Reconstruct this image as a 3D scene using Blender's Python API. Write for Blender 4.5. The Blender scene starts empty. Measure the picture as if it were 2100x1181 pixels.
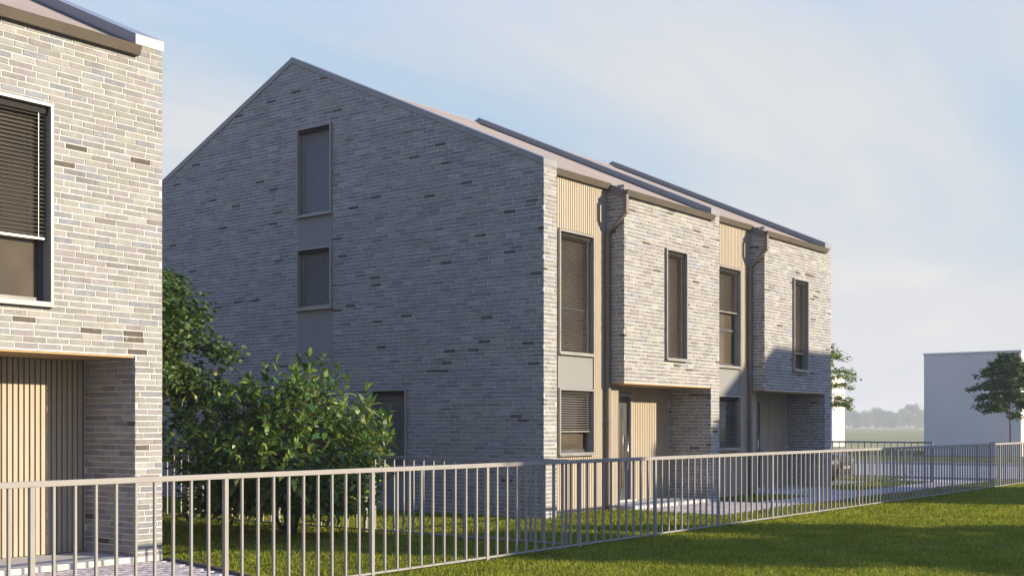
import bpy, bmesh, math, random
import numpy as np
from mathutils import Vector, Matrix

random.seed(7)
rng = np.random.default_rng(11)
scene = bpy.context.scene
COL = scene.collection

# ------------------------------------------------------------------ camera
EYE = 1.70
A = math.radians(37.4696)                       # heading measured from +X
FPX, CX, HY = 2452.75, 1050.0, 873.0            # focal length, centre and horizon in photo pixels
cam_data = bpy.data.cameras.new('camera')
cam_data.sensor_width = 36.0
cam_data.lens = 36.0 * FPX / 2100.0
cam_data.shift_y = (HY - 590.5) / 2100.0
cam_data.clip_start = 0.1
cam_data.clip_end = 6000.0
cam = bpy.data.objects.new('camera', cam_data)
cam.location = (0, 0, EYE)
cam.rotation_euler = (math.radians(90), 0, A - math.radians(90))
COL.objects.link(cam)
scene.camera = cam

# ------------------------------------------------------------------ sun, sky, exposure
SUN_EL = math.radians(15.4)
SUN_DIR = Vector((0.446 * math.cos(SUN_EL), -0.895 * math.cos(SUN_EL), math.sin(SUN_EL))).normalized()
sun_data = bpy.data.lights.new('sun', 'SUN')
sun_data.energy = 5.0
sun_data.angle = math.radians(0.6)
sun_data.color = (1.0, 0.86, 0.635)
sun = bpy.data.objects.new('sun', sun_data)
sun.rotation_euler = SUN_DIR.to_track_quat('Z', 'Y').to_euler()
sun.location = (30, -40, 30)
COL.objects.link(sun)

world = bpy.data.worlds.new('World')
scene.world = world
world.use_nodes = True
wn, wl = world.node_tree.nodes, world.node_tree.links
bg = wn['Background']
sky = wn.new('ShaderNodeTexSky')
sky.sky_type = 'NISHITA'
sky.sun_disc = False
sky.sun_elevation = SUN_EL
sky.sun_rotation = math.atan2(0.446, -0.895)
sky.air_density = 1.0
sky.dust_density = 0.6
sky.ozone_density = 1.6
SKY_STRENGTH = 0.095
CLOUD = 4.15

def wmath(op, a, b=None, clamp=False):
    n = wn.new('ShaderNodeMath'); n.operation = op; n.use_clamp = clamp
    for i, v in enumerate((a, b)):
        if v is None: continue
        if isinstance(v, (int, float)): n.inputs[i].default_value = v
        else: wl.new(v, n.inputs[i])
    return n.outputs[0]

tc = wn.new('ShaderNodeTexCoord')
sep = wn.new('ShaderNodeSeparateXYZ'); wl.new(tc.outputs['Generated'], sep.inputs[0])
den = wmath('ADD', wmath('MAXIMUM', sep.outputs[2], 0.0), 0.16)
comb = wn.new('ShaderNodeCombineXYZ')
wl.new(wmath('DIVIDE', sep.outputs[0], den), comb.inputs[0])
wl.new(wmath('DIVIDE', sep.outputs[1], den), comb.inputs[1])
def wnoise(vec, scale, detail, rough, dist, rot=0.0, sc=(1, 1, 1), loc=(0, 0, 0)):
    m = wn.new('ShaderNodeMapping'); m.inputs['Rotation'].default_value = (0, 0, rot)
    m.inputs['Scale'].default_value = sc; m.inputs['Location'].default_value = loc
    wl.new(vec, m.inputs[0])
    n = wn.new('ShaderNodeTexNoise'); n.inputs['Scale'].default_value = scale
    n.inputs['Detail'].default_value = detail; n.inputs['Roughness'].default_value = rough
    n.inputs['Distortion'].default_value = dist
    wl.new(m.outputs[0], n.inputs['Vector'])
    return n.outputs['Fac']
def wramp(fac, stops):
    r = wn.new('ShaderNodeValToRGB'); wl.new(fac, r.inputs[0])
    e = r.color_ramp.elements
    e[0].position, e[0].color = stops[0][0], (stops[0][1],) * 3 + (1,)
    e[1].position, e[1].color = stops[-1][0], (stops[-1][1],) * 3 + (1,)
    for p, v in stops[1:-1]:
        x = e.new(p); x.color = (v, v, v, 1)
    return r.outputs[0]
cirrus = wramp(wnoise(comb.outputs[0], 0.55, 7, 0.52, 0.5, 0.9, (0.75, 2.0, 1), (3.1, 1.7, 0)), [(0.40, 0.0), (0.50, 0.45), (0.60, 0.92)])
# small heaped clouds low over the horizon, all the way round
puff = wnoise(tc.outputs['Generated'], 7.0, 6, 0.55, 0.2, 0.0, (1, 1, 3.0), (0.4, 0.2, 0.05))
band = wramp(sep.outputs[2], [(0.0, 0.0), (0.06, 0.05), (0.085, 1.0), (0.115, 0.7), (0.15, 0.0)])
puff = wmath('MULTIPLY', wramp(puff, [(0.46, 0.0), (0.56, 1.0)]), band)
low = wramp(sep.outputs[2], [(0.0, 1.0), (0.30, 0.90), (0.42, 0.45), (0.62, 0.0)])      # pale veil towards the horizon
cirrus = wmath('MULTIPLY', cirrus, wramp(sep.outputs[2], [(0.28, 1.0), (0.55, 0.12)]))
def wmix(fac, a, b, mode='MIX'):
    m = wn.new('ShaderNodeMix'); m.data_type = 'RGBA'; m.blend_type = mode
    for k, v in (('Factor', fac), ('A', a), ('B', b)):
        if hasattr(v, 'is_linked'): wl.new(v, m.inputs[k])
        elif k == 'Factor': m.inputs[k].default_value = v
        else: m.inputs[k].default_value = tuple(v) + (1,)
    return m.outputs['Result']
blue = wmix(1.0, sky.outputs[0], (0.10, 1.05, 4.3), 'ADD')                  # clear sky overhead, with blue added to cool the shaded walls
veil = wmix(wramp(sep.outputs[2], [(0.0, 0.0), (0.20, 1.0)]), (4.05, 4.12, 4.08), (2.70, 3.42, 4.00))
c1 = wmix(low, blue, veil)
c2 = wmix(cirrus, c1, (CLOUD, CLOUD * 1.01, CLOUD * 1.03))
c3 = wmix(puff, c2, (CLOUD * 1.08, CLOUD * 1.07, CLOUD * 1.06))
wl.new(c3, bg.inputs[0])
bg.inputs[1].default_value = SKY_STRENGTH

vs = scene.view_settings
vs.view_transform = 'Standard'
vs.look = 'None'
vs.gamma = 1.0
vs.use_curve_mapping = False
vs.exposure = 0.95
scene.cycles.max_bounces = 8
scene.cycles.transparent_max_bounces = 12
scene.cycles.volume_bounces = 0
scene.cycles.use_denoising = True

# ------------------------------------------------------------------ helpers
F = Vector((math.cos(A), math.sin(A), 0)); R = Vector((math.sin(A), -math.cos(A), 0))
def project(p):
    d = Vector(p) - Vector((0, 0, EYE)); z = d.dot(F)
    if z < 0.1: return None
    return CX + FPX * d.dot(R) / z, HY - FPX * d.z / z, z

def tag(o, label=None, category=None, group=None, kind=None):
    for k, v in (('label', label), ('category', category), ('group', group), ('kind', kind)):
        if v: o[k] = v
    return o

def empty(name, loc=(0, 0, 0)):
    o = bpy.data.objects.new(name, None); o.location = loc; o.empty_display_size = 0.2
    COL.objects.link(o); return o

def link(name, mesh, mat=None, parent=None, loc=(0, 0, 0)):
    o = bpy.data.objects.new(name, mesh); COL.objects.link(o)
    if mat is not None and not mesh.materials: mesh.materials.append(mat)
    if parent is not None: o.parent = parent
    o.location = loc
    return o

class MB:
    """collects simple shapes into one mesh"""
    def __init__(s): s.v, s.f = [], []
    def quad(s, a, b, c, d):
        n = len(s.v); s.v += [a, b, c, d]; s.f.append((n, n + 1, n + 2, n + 3)); return s
    def poly(s, pts):
        n = len(s.v); s.v += list(pts); s.f.append(tuple(range(n, n + len(pts)))); return s
    def box(s, x0, x1, y0, y1, z0, z1):
        n = len(s.v)
        s.v += [(x0, y0, z0), (x1, y0, z0), (x1, y1, z0), (x0, y1, z0), (x0, y0, z1), (x1, y0, z1), (x1, y1, z1), (x0, y1, z1)]
        for q in ((0, 3, 2, 1), (4, 5, 6, 7), (0, 1, 5, 4), (1, 2, 6, 5), (2, 3, 7, 6), (3, 0, 4, 7)):
            s.f.append(tuple(n + i for i in q))
        return s
    def prism(s, pts, x0, x1):
        """polygon pts (y, z) extruded along X"""
        n, k = len(s.v), len(pts)
        s.v += [(x0, y, z) for y, z in pts] + [(x1, y, z) for y, z in pts]
        s.f.append(tuple(range(n, n + k))); s.f.append(tuple(range(n + 2 * k - 1, n + k - 1, -1)))
        for i in range(k):
            j = (i + 1) % k
            s.f.append((n + i, n + k + i, n + k + j, n + j))
        return s
    def tube(s, pts, rad, sides=6, cap=True):
        """round tube along points, radius per point"""
        n0 = len(s.v); P = [Vector(p) for p in pts]
        for i, p in enumerate(P):
            d = (P[min(i + 1, len(P) - 1)] - P[max(i - 1, 0)]).normalized()
            a = d.cross(Vector((0, 0, 1)) if abs(d.z) < 0.95 else Vector((1, 0, 0))).normalized(); b = d.cross(a)
            r = rad[i] if hasattr(rad, '__len__') else rad
            for k in range(sides):
                t = 2 * math.pi * k / sides
                s.v.append(tuple(p + a * math.cos(t) * r + b * math.sin(t) * r))
        for i in range(len(P) - 1):
            for k in range(sides):
                k2 = (k + 1) % sides
                s.f.append((n0 + i * sides + k, n0 + i * sides + k2, n0 + (i + 1) * sides + k2, n0 + (i + 1) * sides + k))
        if cap:
            s.f.append(tuple(n0 + k for k in reversed(range(sides))))
            s.f.append(tuple(n0 + (len(P) - 1) * sides + k for k in range(sides)))
        return s
    def mesh(s, name):
        m = bpy.data.meshes.new(name); m.from_pydata([tuple(v) for v in s.v], [], s.f); m.validate(); m.update()
        bm = bmesh.new(); bm.from_mesh(m); bmesh.ops.recalc_face_normals(bm, faces=bm.faces); bm.to_mesh(m); bm.free()
        return m
    def build(s, name, mat, parent=None, loc=(0, 0, 0), bevel=0.0, smooth=False):
        m = s.mesh(name); m.materials.append(mat)
        if smooth:
            for p in m.polygons: p.use_smooth = True
        o = link(name, m, None, parent, loc)
        if bevel:
            b = o.modifiers.new('bevel', 'BEVEL'); b.width = bevel; b.segments = 1; b.limit_method = 'ANGLE'
        return o

def np_mesh(name, verts, faces_flat, nper, mat, tint=None, smooth=False):
    """large mesh from numpy arrays; every face has nper corners"""
    m = bpy.data.meshes.new(name)
    nv, nf = len(verts), len(faces_flat) // nper
    m.vertices.add(nv); m.vertices.foreach_set('co', np.asarray(verts, np.float32).ravel())
    m.loops.add(nf * nper); m.loops.foreach_set('vertex_index', np.asarray(faces_flat, np.int32))
    m.polygons.add(nf); m.polygons.foreach_set('loop_start', np.arange(0, nf * nper, nper, dtype=np.int32))
    if tint is not None:
        a = m.attributes.new('tint', 'FLOAT_COLOR', 'POINT'); a.data.foreach_set('color', np.asarray(tint, np.float32).ravel())
    m.update(calc_edges=True)
    m.polygons.foreach_set('use_smooth', np.full(nf, bool(smooth)))
    m.materials.append(mat)
    return m

# ------------------------------------------------------------------ materials
class MT:
    def __init__(s, name, rough=0.6, metal=0.0, spec=0.5):
        s.m = bpy.data.materials.new(name); s.m.use_nodes = True
        s.n, s.l = s.m.node_tree.nodes, s.m.node_tree.links
        s.b = s.n['Principled BSDF']
        s.b.inputs['Roughness'].default_value = rough; s.b.inputs['Metallic'].default_value = metal
        s.b.inputs['Specular IOR Level'].default_value = spec
    def add(s, t, **kw):
        x = s.n.new(t)
        for k, v in kw.items(): setattr(x, k, v)
        return x
    def coord(s, which='Object', scale=(1, 1, 1)):
        t = s.add('ShaderNodeTexCoord'); m = s.add('ShaderNodeMapping'); m.inputs['Scale'].default_value = scale
        s.l.new(t.outputs[which], m.inputs[0]); return m.outputs[0]
    def noise(s, vec, scale, detail=4, rough=0.55, dist=0.0):
        n = s.add('ShaderNodeTexNoise'); n.inputs['Scale'].default_value = scale; n.inputs['Detail'].default_value = detail
        n.inputs['Roughness'].default_value = rough; n.inputs['Distortion'].default_value = dist
        if vec is not None: s.l.new(vec, n.inputs['Vector'])
        return n.outputs['Fac']
    def ramp(s, fac, stops):
        r = s.add('ShaderNodeValToRGB'); s.l.new(fac, r.inputs[0]); e = r.color_ramp.elements
        def c(v): return tuple(v) + (1,) if hasattr(v, '__len__') else (v, v, v, 1)
        e[0].position, e[0].color = stops[0][0], c(stops[0][1]); e[1].position, e[1].color = stops[-1][0], c(stops[-1][1])
        for p, v in stops[1:-1]:
            x = e.new(p); x.color = c(v)
        return r.outputs[0]
    def mix(s, a, b, fac=0.5, mode='MIX'):
        x = s.add('ShaderNodeMix'); x.data_type = 'RGBA'; x.blend_type = mode
        for nm, v in (('Factor', fac), ('A', a), ('B', b)):
            if hasattr(v, 'links') or hasattr(v, 'is_linked'): s.l.new(v, x.inputs[nm])
            elif nm == 'Factor': x.inputs[nm].default_value = v
            else: x.inputs[nm].default_value = tuple(v) + (1,) if len(v) == 3 else v
        return x.outputs['Result']
    def color(s, c):
        if hasattr(c, 'is_linked'): s.l.new(c, s.b.inputs['Base Color'])
        else: s.b.inputs['Base Color'].default_value = tuple(c) + (1,)
        return s
    def roughness(s, sock): s.l.new(sock, s.b.inputs['Roughness']); return s
    def bump(s, h, strength=0.3, dist=0.01):
        b = s.add('ShaderNodeBump'); b.inputs['Strength'].default_value = strength; b.inputs['Distance'].default_value = dist
        s.l.new(h, b.inputs['Height']); s.l.new(b.outputs[0], s.b.inputs['Normal']); return s

M = {}
def brick_mat(name, single):
    t = MT(name, 0.92, 0, 0.25)
    if single:
        oi = t.add('ShaderNodeObjectInfo'); base = oi.outputs['Color']
    else:
        at = t.add('ShaderNodeAttribute'); at.attribute_name = 'tint'; base = at.outputs['Color']
    geo = t.add('ShaderNodeNewGeometry')
    n1 = t.noise(geo.outputs['Position'], 9.0, 5, 0.6)
    n2 = t.noise(geo.outputs['Position'], 70.0, 3, 0.6)
    c = t.mix(base, t.ramp(n1, [(0.3, 0.87), (0.7, 1.12)]), 1.0, 'MULTIPLY')
    c = t.mix(c, t.ramp(n2, [(0.3, 0.84), (0.7, 1.12)]), 1.0, 'MULTIPLY')
    # pale mortar smears left on the faces
    sm = t.noise(geo.outputs['Position'], 16.0, 6, 0.7, 0.6)
    c = t.mix(c, (0.46, 0.45, 0.435), t.ramp(sm, [(0.60, 0.0), (0.72, 0.6)]))
    t.color(c).bump(n2, 0.45, 0.006)
    return t.m
M['brick'] = brick_mat('brick', True)
M['brick_mass'] = brick_mat('brick_many', False)

t = MT('mortar', 0.95, 0, 0.2); g = t.add('ShaderNodeNewGeometry')
n = t.noise(g.outputs['Position'], 25, 6, 0.65)
t.color(t.ramp(n, [(0.25, (0.49, 0.48, 0.468)), (0.7, (0.61, 0.60, 0.588))])).bump(n, 0.5, 0.006); M['mortar'] = t.m

t = MT('brickwork', 0.92, 0, 0.25); v = t.coord('Object')
b = t.add('ShaderNodeTexBrick'); b.inputs['Scale'].default_value = 1.0
b.inputs['Brick Width'].default_value = 0.294; b.inputs['Row Height'].default_value = 0.0737; b.inputs['Mortar Size'].default_value = 0.006
b.inputs['Color1'].default_value = (0.24, 0.238, 0.235, 1); b.inputs['Color2'].default_value = (0.205, 0.20, 0.205, 1); b.inputs['Mortar'].default_value = (0.46, 0.46, 0.46, 1)
sx = t.add('ShaderNodeSeparateXYZ'); t.l.new(v, sx.inputs[0]); cx = t.add('ShaderNodeCombineXYZ')
ad = t.add('ShaderNodeMath', operation='ADD'); t.l.new(sx.outputs[0], ad.inputs[0]); t.l.new(sx.outputs[1], ad.inputs[1])
t.l.new(ad.outputs[0], cx.inputs[0]); t.l.new(sx.outputs[2], cx.inputs[1]); t.l.new(cx.outputs[0], b.inputs['Vector'])
t.color(b.outputs['Color']); M['brickwork'] = t.m

def metal(name, col, rough=0.45, spec=0.5, var=0.10, scale=3.0, metallic=0.0):
    t = MT(name, rough, metallic, spec); g = t.add('ShaderNodeNewGeometry')
    n = t.noise(g.outputs['Position'], scale, 5, 0.6)
    lo = [c * (1 - var) for c in col]; hi = [c * (1 + var) for c in col]
    t.color(t.ramp(n, [(0.3, lo), (0.7, hi)])).roughness(t.ramp(n, [(0.3, rough * 0.85), (0.75, min(1, rough * 1.25))]))
    M[name] = t.m; return t
metal('frame_metal', (0.235, 0.222, 0.212), 0.36, 0.5)
metal('cap_metal', (0.20, 0.203, 0.207), 0.38, 0.45)
metal('panel_metal', (0.205, 0.205, 0.205), 0.55, 0.15, 0.04, 0.8)
metal('gutter_metal', (0.092, 0.076, 0.060), 0.5, 0.2)
metal('pipe_metal', (0.15, 0.12, 0.105), 0.5, 0.3)
metal('fence_metal', (0.255, 0.24, 0.23), 0.5, 0.2, 0.08, 6)
metal('blind_metal', (0.30, 0.275, 0.245), 0.32, 0.5, 0.05, 4, 0.35)
metal('sash', (0.05, 0.052, 0.058), 0.4)
metal('blind_head_shadow', (0.035, 0.033, 0.032), 0.95, 0.0)  # near-black, standing in for the frame's shade above the blinds
metal('door_dark', (0.045, 0.045, 0.048), 0.35)
metal('door_brown', (0.17, 0.145, 0.125), 0.4)
metal('handle_steel', (0.6, 0.59, 0.57), 0.25, 0.5, 0.03, 10, 1.0)
metal('edging', (0.045, 0.045, 0.05), 0.7)

t = MT('roof_metal', 0.7, 0, 0.1); v = t.coord('Object', (1, 1, 1))
n = t.noise(v, 1.6, 6, 0.6); n2 = t.noise(t.coord('Object', (30, 2, 2)), 3, 4)
c = t.ramp(n, [(0.3, (0.30, 0.24, 0.185)), (0.7, (0.355, 0.287, 0.228))])
c = t.mix(c, t.ramp(n2, [(0.3, 0.93), (0.7, 1.06)]), 1.0, 'MULTIPLY'); t.color(c); M['roof'] = t.m

def wood(name, lo, hi):
    t = MT(name, 0.62, 0, 0.35); oi = t.add('ShaderNodeObjectInfo')
    tcn = t.add('ShaderNodeTexCoord'); mp = t.add('ShaderNodeMapping'); mp.inputs['Scale'].default_value = (26, 26, 1.3)
    va = t.add('ShaderNodeVectorMath', operation='ADD'); cm = t.add('ShaderNodeCombineXYZ')
    ml = t.add('ShaderNodeMath', operation='MULTIPLY'); t.l.new(oi.outputs['Random'], ml.inputs[0]); ml.inputs[1].default_value = 37.0
    t.l.new(ml.outputs[0], cm.inputs[0]); t.l.new(ml.outputs[0], cm.inputs[2])
    t.l.new(tcn.outputs['Object'], va.inputs[0]); t.l.new(cm.outputs[0], va.inputs[1]); t.l.new(va.outputs[0], mp.inputs[0])
    n = t.noise(mp.outputs[0], 2.2, 6, 0.6, 0.4)
    c = t.ramp(n, [(0.25, lo), (0.75, hi)])
    c = t.mix(c, t.ramp(oi.outputs['Random'], [(0.0, 0.95), (1.0, 1.05)]), 1.0, 'MULTIPLY')
    t.color(c).bump(n, 0.25, 0.003); M[name] = t.m
wood('wood', (0.295, 0.245, 0.185), (0.385, 0.33, 0.26))
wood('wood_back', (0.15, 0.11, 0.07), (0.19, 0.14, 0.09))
wood('soffit_wood', (0.33, 0.21, 0.10), (0.42, 0.28, 0.14))  # orange of light bounced into the porch is put into this wood colour

t = MT('glass', 0.03, 0, 0.5); t.b.inputs['IOR'].default_value = 1.55
g = t.add('ShaderNodeNewGeometry'); n = t.noise(g.outputs['Position'], 0.9, 3)
t.color(t.ramp(n, [(0.35, (0.045, 0.038, 0.030)), (0.7, (0.105, 0.08, 0.052))])); t.bump(n, 0.03, 0.05); M['glass'] = t.m

t = MT('concrete', 0.85, 0, 0.3); g = t.add('ShaderNodeNewGeometry'); n = t.noise(g.outputs['Position'], 4, 8, 0.65); n2 = t.noise(g.outputs['Position'], 60, 3)
c = t.mix(t.ramp(n, [(0.3, (0.38, 0.37, 0.35)), (0.7, (0.47, 0.46, 0.44))]), t.ramp(n2, [(0.3, 0.92), (0.7, 1.07)]), 1.0, 'MULTIPLY')
t.color(c).bump(n2, 0.2, 0.004); M['concrete'] = t.m

def paver(name, single):
    t = MT(name, 0.9, 0, 0.25); g = t.add('ShaderNodeNewGeometry')
    if single: r = t.add('ShaderNodeObjectInfo').outputs['Random']
    else: r = g.outputs['Random Per Island']
    n = t.noise(g.outputs['Position'], 45, 4)
    c = t.ramp(r, [(0.0, (0.42, 0.35, 0.325)), (0.5, (0.49, 0.42, 0.395)), (1.0, (0.55, 0.475, 0.44))])
    c = t.mix(c, t.ramp(n, [(0.3, 0.85), (0.7, 1.12)]), 1.0, 'MULTIPLY'); t.color(c).bump(n, 0.3, 0.004); M[name] = t.m
paver('paver', True); paver('paver_mass', False)
t = MT('paver_bed', 0.95, 0, 0.2); g = t.add('ShaderNodeNewGeometry'); n = t.noise(g.outputs['Position'], 30, 4)
t.color(t.ramp(n, [(0.3, (0.26, 0.225, 0.205)), (0.7, (0.33, 0.29, 0.27))])); M['paver_bed'] = t.m

t = MT('asphalt', 0.9, 0, 0.3); g = t.add('ShaderNodeNewGeometry'); n = t.noise(g.outputs['Position'], 0.5, 7, 0.6); n2 = t.noise(g.outputs['Position'], 50, 3)
c = t.mix(t.ramp(n, [(0.3, (0.24, 0.235, 0.235)), (0.7, (0.30, 0.295, 0.29))]), t.ramp(n2, [(0.3, 0.85), (0.7, 1.15)]), 1.0, 'MULTIPLY')
t.color(c).bump(n2, 0.3, 0.01); M['asphalt'] = t.m
metal('kerb_stone', (0.46, 0.45, 0.43), 0.85, 0.3, 0.12, 6)

t = MT('grass_ground', 0.95, 0, 0.15); g = t.add('ShaderNodeNewGeometry')
n = t.noise(g.outputs['Position'], 0.25, 6, 0.6); n2 = t.noise(g.outputs['Position'], 14, 5, 0.7)
c = t.ramp(n, [(0.3, (0.105, 0.122, 0.027)), (0.55, (0.135, 0.142, 0.036)), (0.75, (0.175, 0.165, 0.05))])
c = t.mix(c, t.ramp(n2, [(0.3, 0.65), (0.7, 1.3)]), 1.0, 'MULTIPLY'); t.color(c).bump(n2, 0.6, 0.04); M['grass_ground'] = t.m

def leafy(name, stops, rough=0.5, trans=0.35, spec=0.4):
    t = MT(name, rough, 0, spec); g = t.add('ShaderNodeNewGeometry')
    n = t.noise(g.outputs['Position'], 1.3, 3)
    oi = t.add('ShaderNodeObjectInfo')
    ad = t.add('ShaderNodeMath', operation='ADD'); t.l.new(g.outputs['Random Per Island'], ad.inputs[0]); t.l.new(oi.outputs['Random'], ad.inputs[1])
    fr = t.add('ShaderNodeMath', operation='FRACT'); t.l.new(ad.outputs[0], fr.inputs[0])
    c = t.ramp(fr.outputs[0], stops)
    c = t.mix(c, t.ramp(n, [(0.3, 0.78), (0.7, 1.22)]), 1.0, 'MULTIPLY'); t.color(c)
    tr = t.add('ShaderNodeBsdfTranslucent'); t.l.new(t.mix(c, (1.0, 1.0, 0.45), 1.0, 'MULTIPLY'), tr.inputs['Color'])
    mx = t.add('ShaderNodeMixShader'); mx.inputs[0].default_value = trans
    t.l.new(t.b.outputs[0], mx.inputs[1]); t.l.new(tr.outputs[0], mx.inputs[2])
    t.l.new(mx.outputs[0], t.n['Material Output'].inputs['Surface']); M[name] = t.m
leafy('grass_blade', [(0.0, (0.115, 0.180, 0.020)), (0.5, (0.205, 0.245, 0.028)), (0.85, (0.30, 0.275, 0.042)), (1.0, (0.40, 0.33, 0.08))], 0.7, 0.42, 0.06)
leafy('bush_leaf', [(0.0, (0.028, 0.080, 0.018)), (0.5, (0.070, 0.145, 0.022)), (0.8, (0.18, 0.25, 0.038)), (1.0, (0.33, 0.37, 0.07))], 0.36, 0.30, 0.5)
leafy('tree_leaf', [(0.0, (0.040, 0.085, 0.022)), (0.5, (0.066, 0.118, 0.030)), (0.9, (0.10, 0.148, 0.036)), (1.0, (0.20, 0.21, 0.04))], 0.5, 0.25, 0.35)
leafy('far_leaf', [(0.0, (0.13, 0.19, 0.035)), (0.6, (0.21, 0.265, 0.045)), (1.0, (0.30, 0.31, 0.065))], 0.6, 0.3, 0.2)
t = MT('bark', 0.9, 0, 0.2); v = t.coord('Object', (6, 6, 1)); n = t.noise(v, 9, 6, 0.7)
t.color(t.ramp(n, [(0.3, (0.045, 0.036, 0.028)), (0.7, (0.11, 0.09, 0.07))])).bump(n, 0.6, 0.01); M['bark'] = t.m

t = MT('render_grey', 0.9, 0, 0.2); g = t.add('ShaderNodeNewGeometry'); n = t.noise(g.outputs['Position'], 0.35, 6)
t.color(t.ramp(n, [(0.3, (0.58, 0.53, 0.51)), (0.7, (0.63, 0.575, 0.55))])); M['render_white'] = t.m

# ------------------------------------------------------------------ ground, road, paths
def sheet(name, pts, z, mat, kind='structure', parent=None):
    o = MB().poly([(x, y, z) for x, y in pts]).build(name, mat, parent)
    if kind and parent is None: o['kind'] = kind
    return o
def rect(x0, x1, y0, y1): return [(x0, y0), (x1, y0), (x1, y1), (x0, y1)]
Y0 = 12.636
YF = 9.35
sheet('ground', rect(-900, 2500, -900, 2500), 0.0, M['grass_ground'])
t = MT('dry_field', 0.95, 0, 0.1); g = t.add('ShaderNodeNewGeometry'); n = t.noise(g.outputs['Position'], 0.05, 6, 0.6); n2 = t.noise(g.outputs['Position'], 3.0, 5, 0.7)
c = t.mix(t.ramp(n, [(0.3, (0.27, 0.255, 0.115)), (0.7, (0.36, 0.33, 0.17))]), t.ramp(n2, [(0.3, 0.8), (0.7, 1.2)]), 1.0, 'MULTIPLY'); t.color(c); M['dry_field'] = t.m
sheet('field', [(84, -600), (2400, -600), (2400, 2400), (84, 2400)], 0.005, M['dry_field'])
sheet('road', rect(38.2, 52.8, -160, 400), 0.006, M['asphalt'])
for nm, x0, x1 in (('kerb', 37.98, 38.2), ('kerb', 52.8, 53.05)):
    k = empty(nm, (x0, 0, 0)); k['kind'] = 'structure'
    y = -12.0
    stone = MB().box(0, x1 - x0, 0.004, 0.996, -0.05, 0.11).mesh('kerb_stone'); stone.materials.append(M['kerb_stone'])
    while y < 60:
        link('kerb_stone', stone, None, k, (0, y, 0)); y += 1.0
    MB().box(0, x1 - x0, 60, 300, -0.05, 0.11).build('kerb_far', M['kerb_stone'], k)
PW = 0.024                                           # paver top above the ground
pavement = empty('pavement', (20.3, 10.55, 0)); pavement['kind'] = 'structure'
PATH = [rect(20.25, 38.0, 10.55, 11.78), rect(20.25, 24.13, 11.78, Y0), rect(26.92, 30.35, 11.78, Y0), rect(35.55, 38.0, 11.78, 13.2)]
bed = MB()
for p in PATH: bed.poly([(x - 20.3, y - 10.55, 0.010) for x, y in p])
bed.build('paver_bed', M['paver_bed'], pavement)
def paver_boxes(regions, ox, oy, lx=0.2, ly=0.1, gap=0.006):
    out = []
    for p in regions:
        xs, ys = [q[0] for q in p], [q[1] for q in p]
        y, row = min(ys), 0
        while y < max(ys) - 0.02:
            x = min(xs) - (lx / 2 if row % 2 else 0)
            while x < max(xs):
                a, b_ = max(x, min(xs)) + gap / 2, min(x + lx, max(xs)) - gap / 2
                if b_ - a > 0.03: out.append((a, b_, y + gap / 2, min(y + ly, max(ys)) - gap / 2))
                x += lx
            y += ly; row += 1
    return out
V, Fq = [], []
for (a, b_, c, d) in paver_boxes(PATH, 0, 0):
    n = len(V); z = PW + random.uniform(-0.0015, 0.0015); a -= 20.3; b_ -= 20.3; c -= 10.55; d -= 10.55
    V += [(a, c, 0.008), (b_, c, 0.008), (b_, d, 0.008), (a, d, 0.008), (a, c, z), (b_, c, z), (b_, d, z), (a, d, z)]
    for q in ((4, 5, 6, 7), (0, 1, 5, 4), (1, 2, 6, 5), (2, 3, 7, 6), (3, 0, 4, 7)): Fq += [n + i for i in q]
o = link('paver', np_mesh('paver', V, Fq, 4, M['paver_mass']), None, pavement); o['kind'] = 'stuff'
# dark edging strips round the lawn patches
edge = MB()
for x0, x1, y0, y1 in ((24.13, 26.94, 11.74, 11.79), (26.90, 26.95, 11.79, 13.0), (30.32, 35.55, 11.74, 11.79)):
    edge.box(x0 - 20.3, x1 - 20.3, y0 - 10.55, y1 - 10.55, -0.02, 0.045)
edge.build('edging', M['edging'], pavement)
sheet('parking_bay', rect(30.6, 35.6, 13.25, 24.0), 0.012, M['asphalt'])

# paved yard in front of the near house, curved edge on the lawn side
def curve_x(y): return 9.29 - 0.17 * (12.636 - y) - 0.035 * (12.636 - y) ** 2
yard = empty('paved_yard', (6.0, 11.0, 0)); yard['kind'] = 'structure'
ys = np.linspace(9.75, Y0, 14)
MB().poly([(-10, 9.75 - 11.0, 0.010)] + [(curve_x(y) - 6.0, y - 11.0, 0.010) for y in ys] + [(-10, Y0 - 11.0, 0.010)]).build('paver_bed', M['paver_bed'], yard)
pm = MB().box(-0.097, 0.097, -0.047, 0.047, -0.02, PW - 0.004).mesh('paver'); pm.materials.append(M['paver'])
bmx = bmesh.new(); bmx.from_mesh(pm); bmesh.ops.bevel(bmx, geom=[e for e in bmx.edges if all(v.co.z > 0 for v in e.verts)], offset=0.005, segments=1, affect='EDGES'); bmx.to_mesh(pm); bmx.free()
V, Fq = [], []
row = 0; y = 9.80
while y < Y0 - 0.03:
    x = -3.6 + (0.1 if row % 2 else 0)
    while x + 0.1 < curve_x(y) - 0.02:
        z = random.uniform(-0.002, 0.002)
        if x > 7.0 and y > 10.6:
            link('paver', pm, None, yard, (x - 6.0, y - 11.0, z + 0.002))
        else:
            n = len(V); a, b_, c, d = x - .097 - 6, x + .097 - 6, y - .047 - 11, y + .047 - 11; zz = PW + z
            V += [(a, c, 0.008), (b_, c, 0.008), (b_, d, 0.008), (a, d, 0.008), (a, c, zz), (b_, c, zz), (b_, d, zz), (a, d, zz)]
            for q in ((4, 5, 6, 7), (0, 1, 5, 4), (1, 2, 6, 5), (2, 3, 7, 6), (3, 0, 4, 7)): Fq += [n + i for i in q]
        x += 0.2
    y += 0.1; row += 1
o = link('paver', np_mesh('paver', V, Fq, 4, M['paver_mass']), None, yard); o['kind'] = 'stuff'
e = MB()
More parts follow.
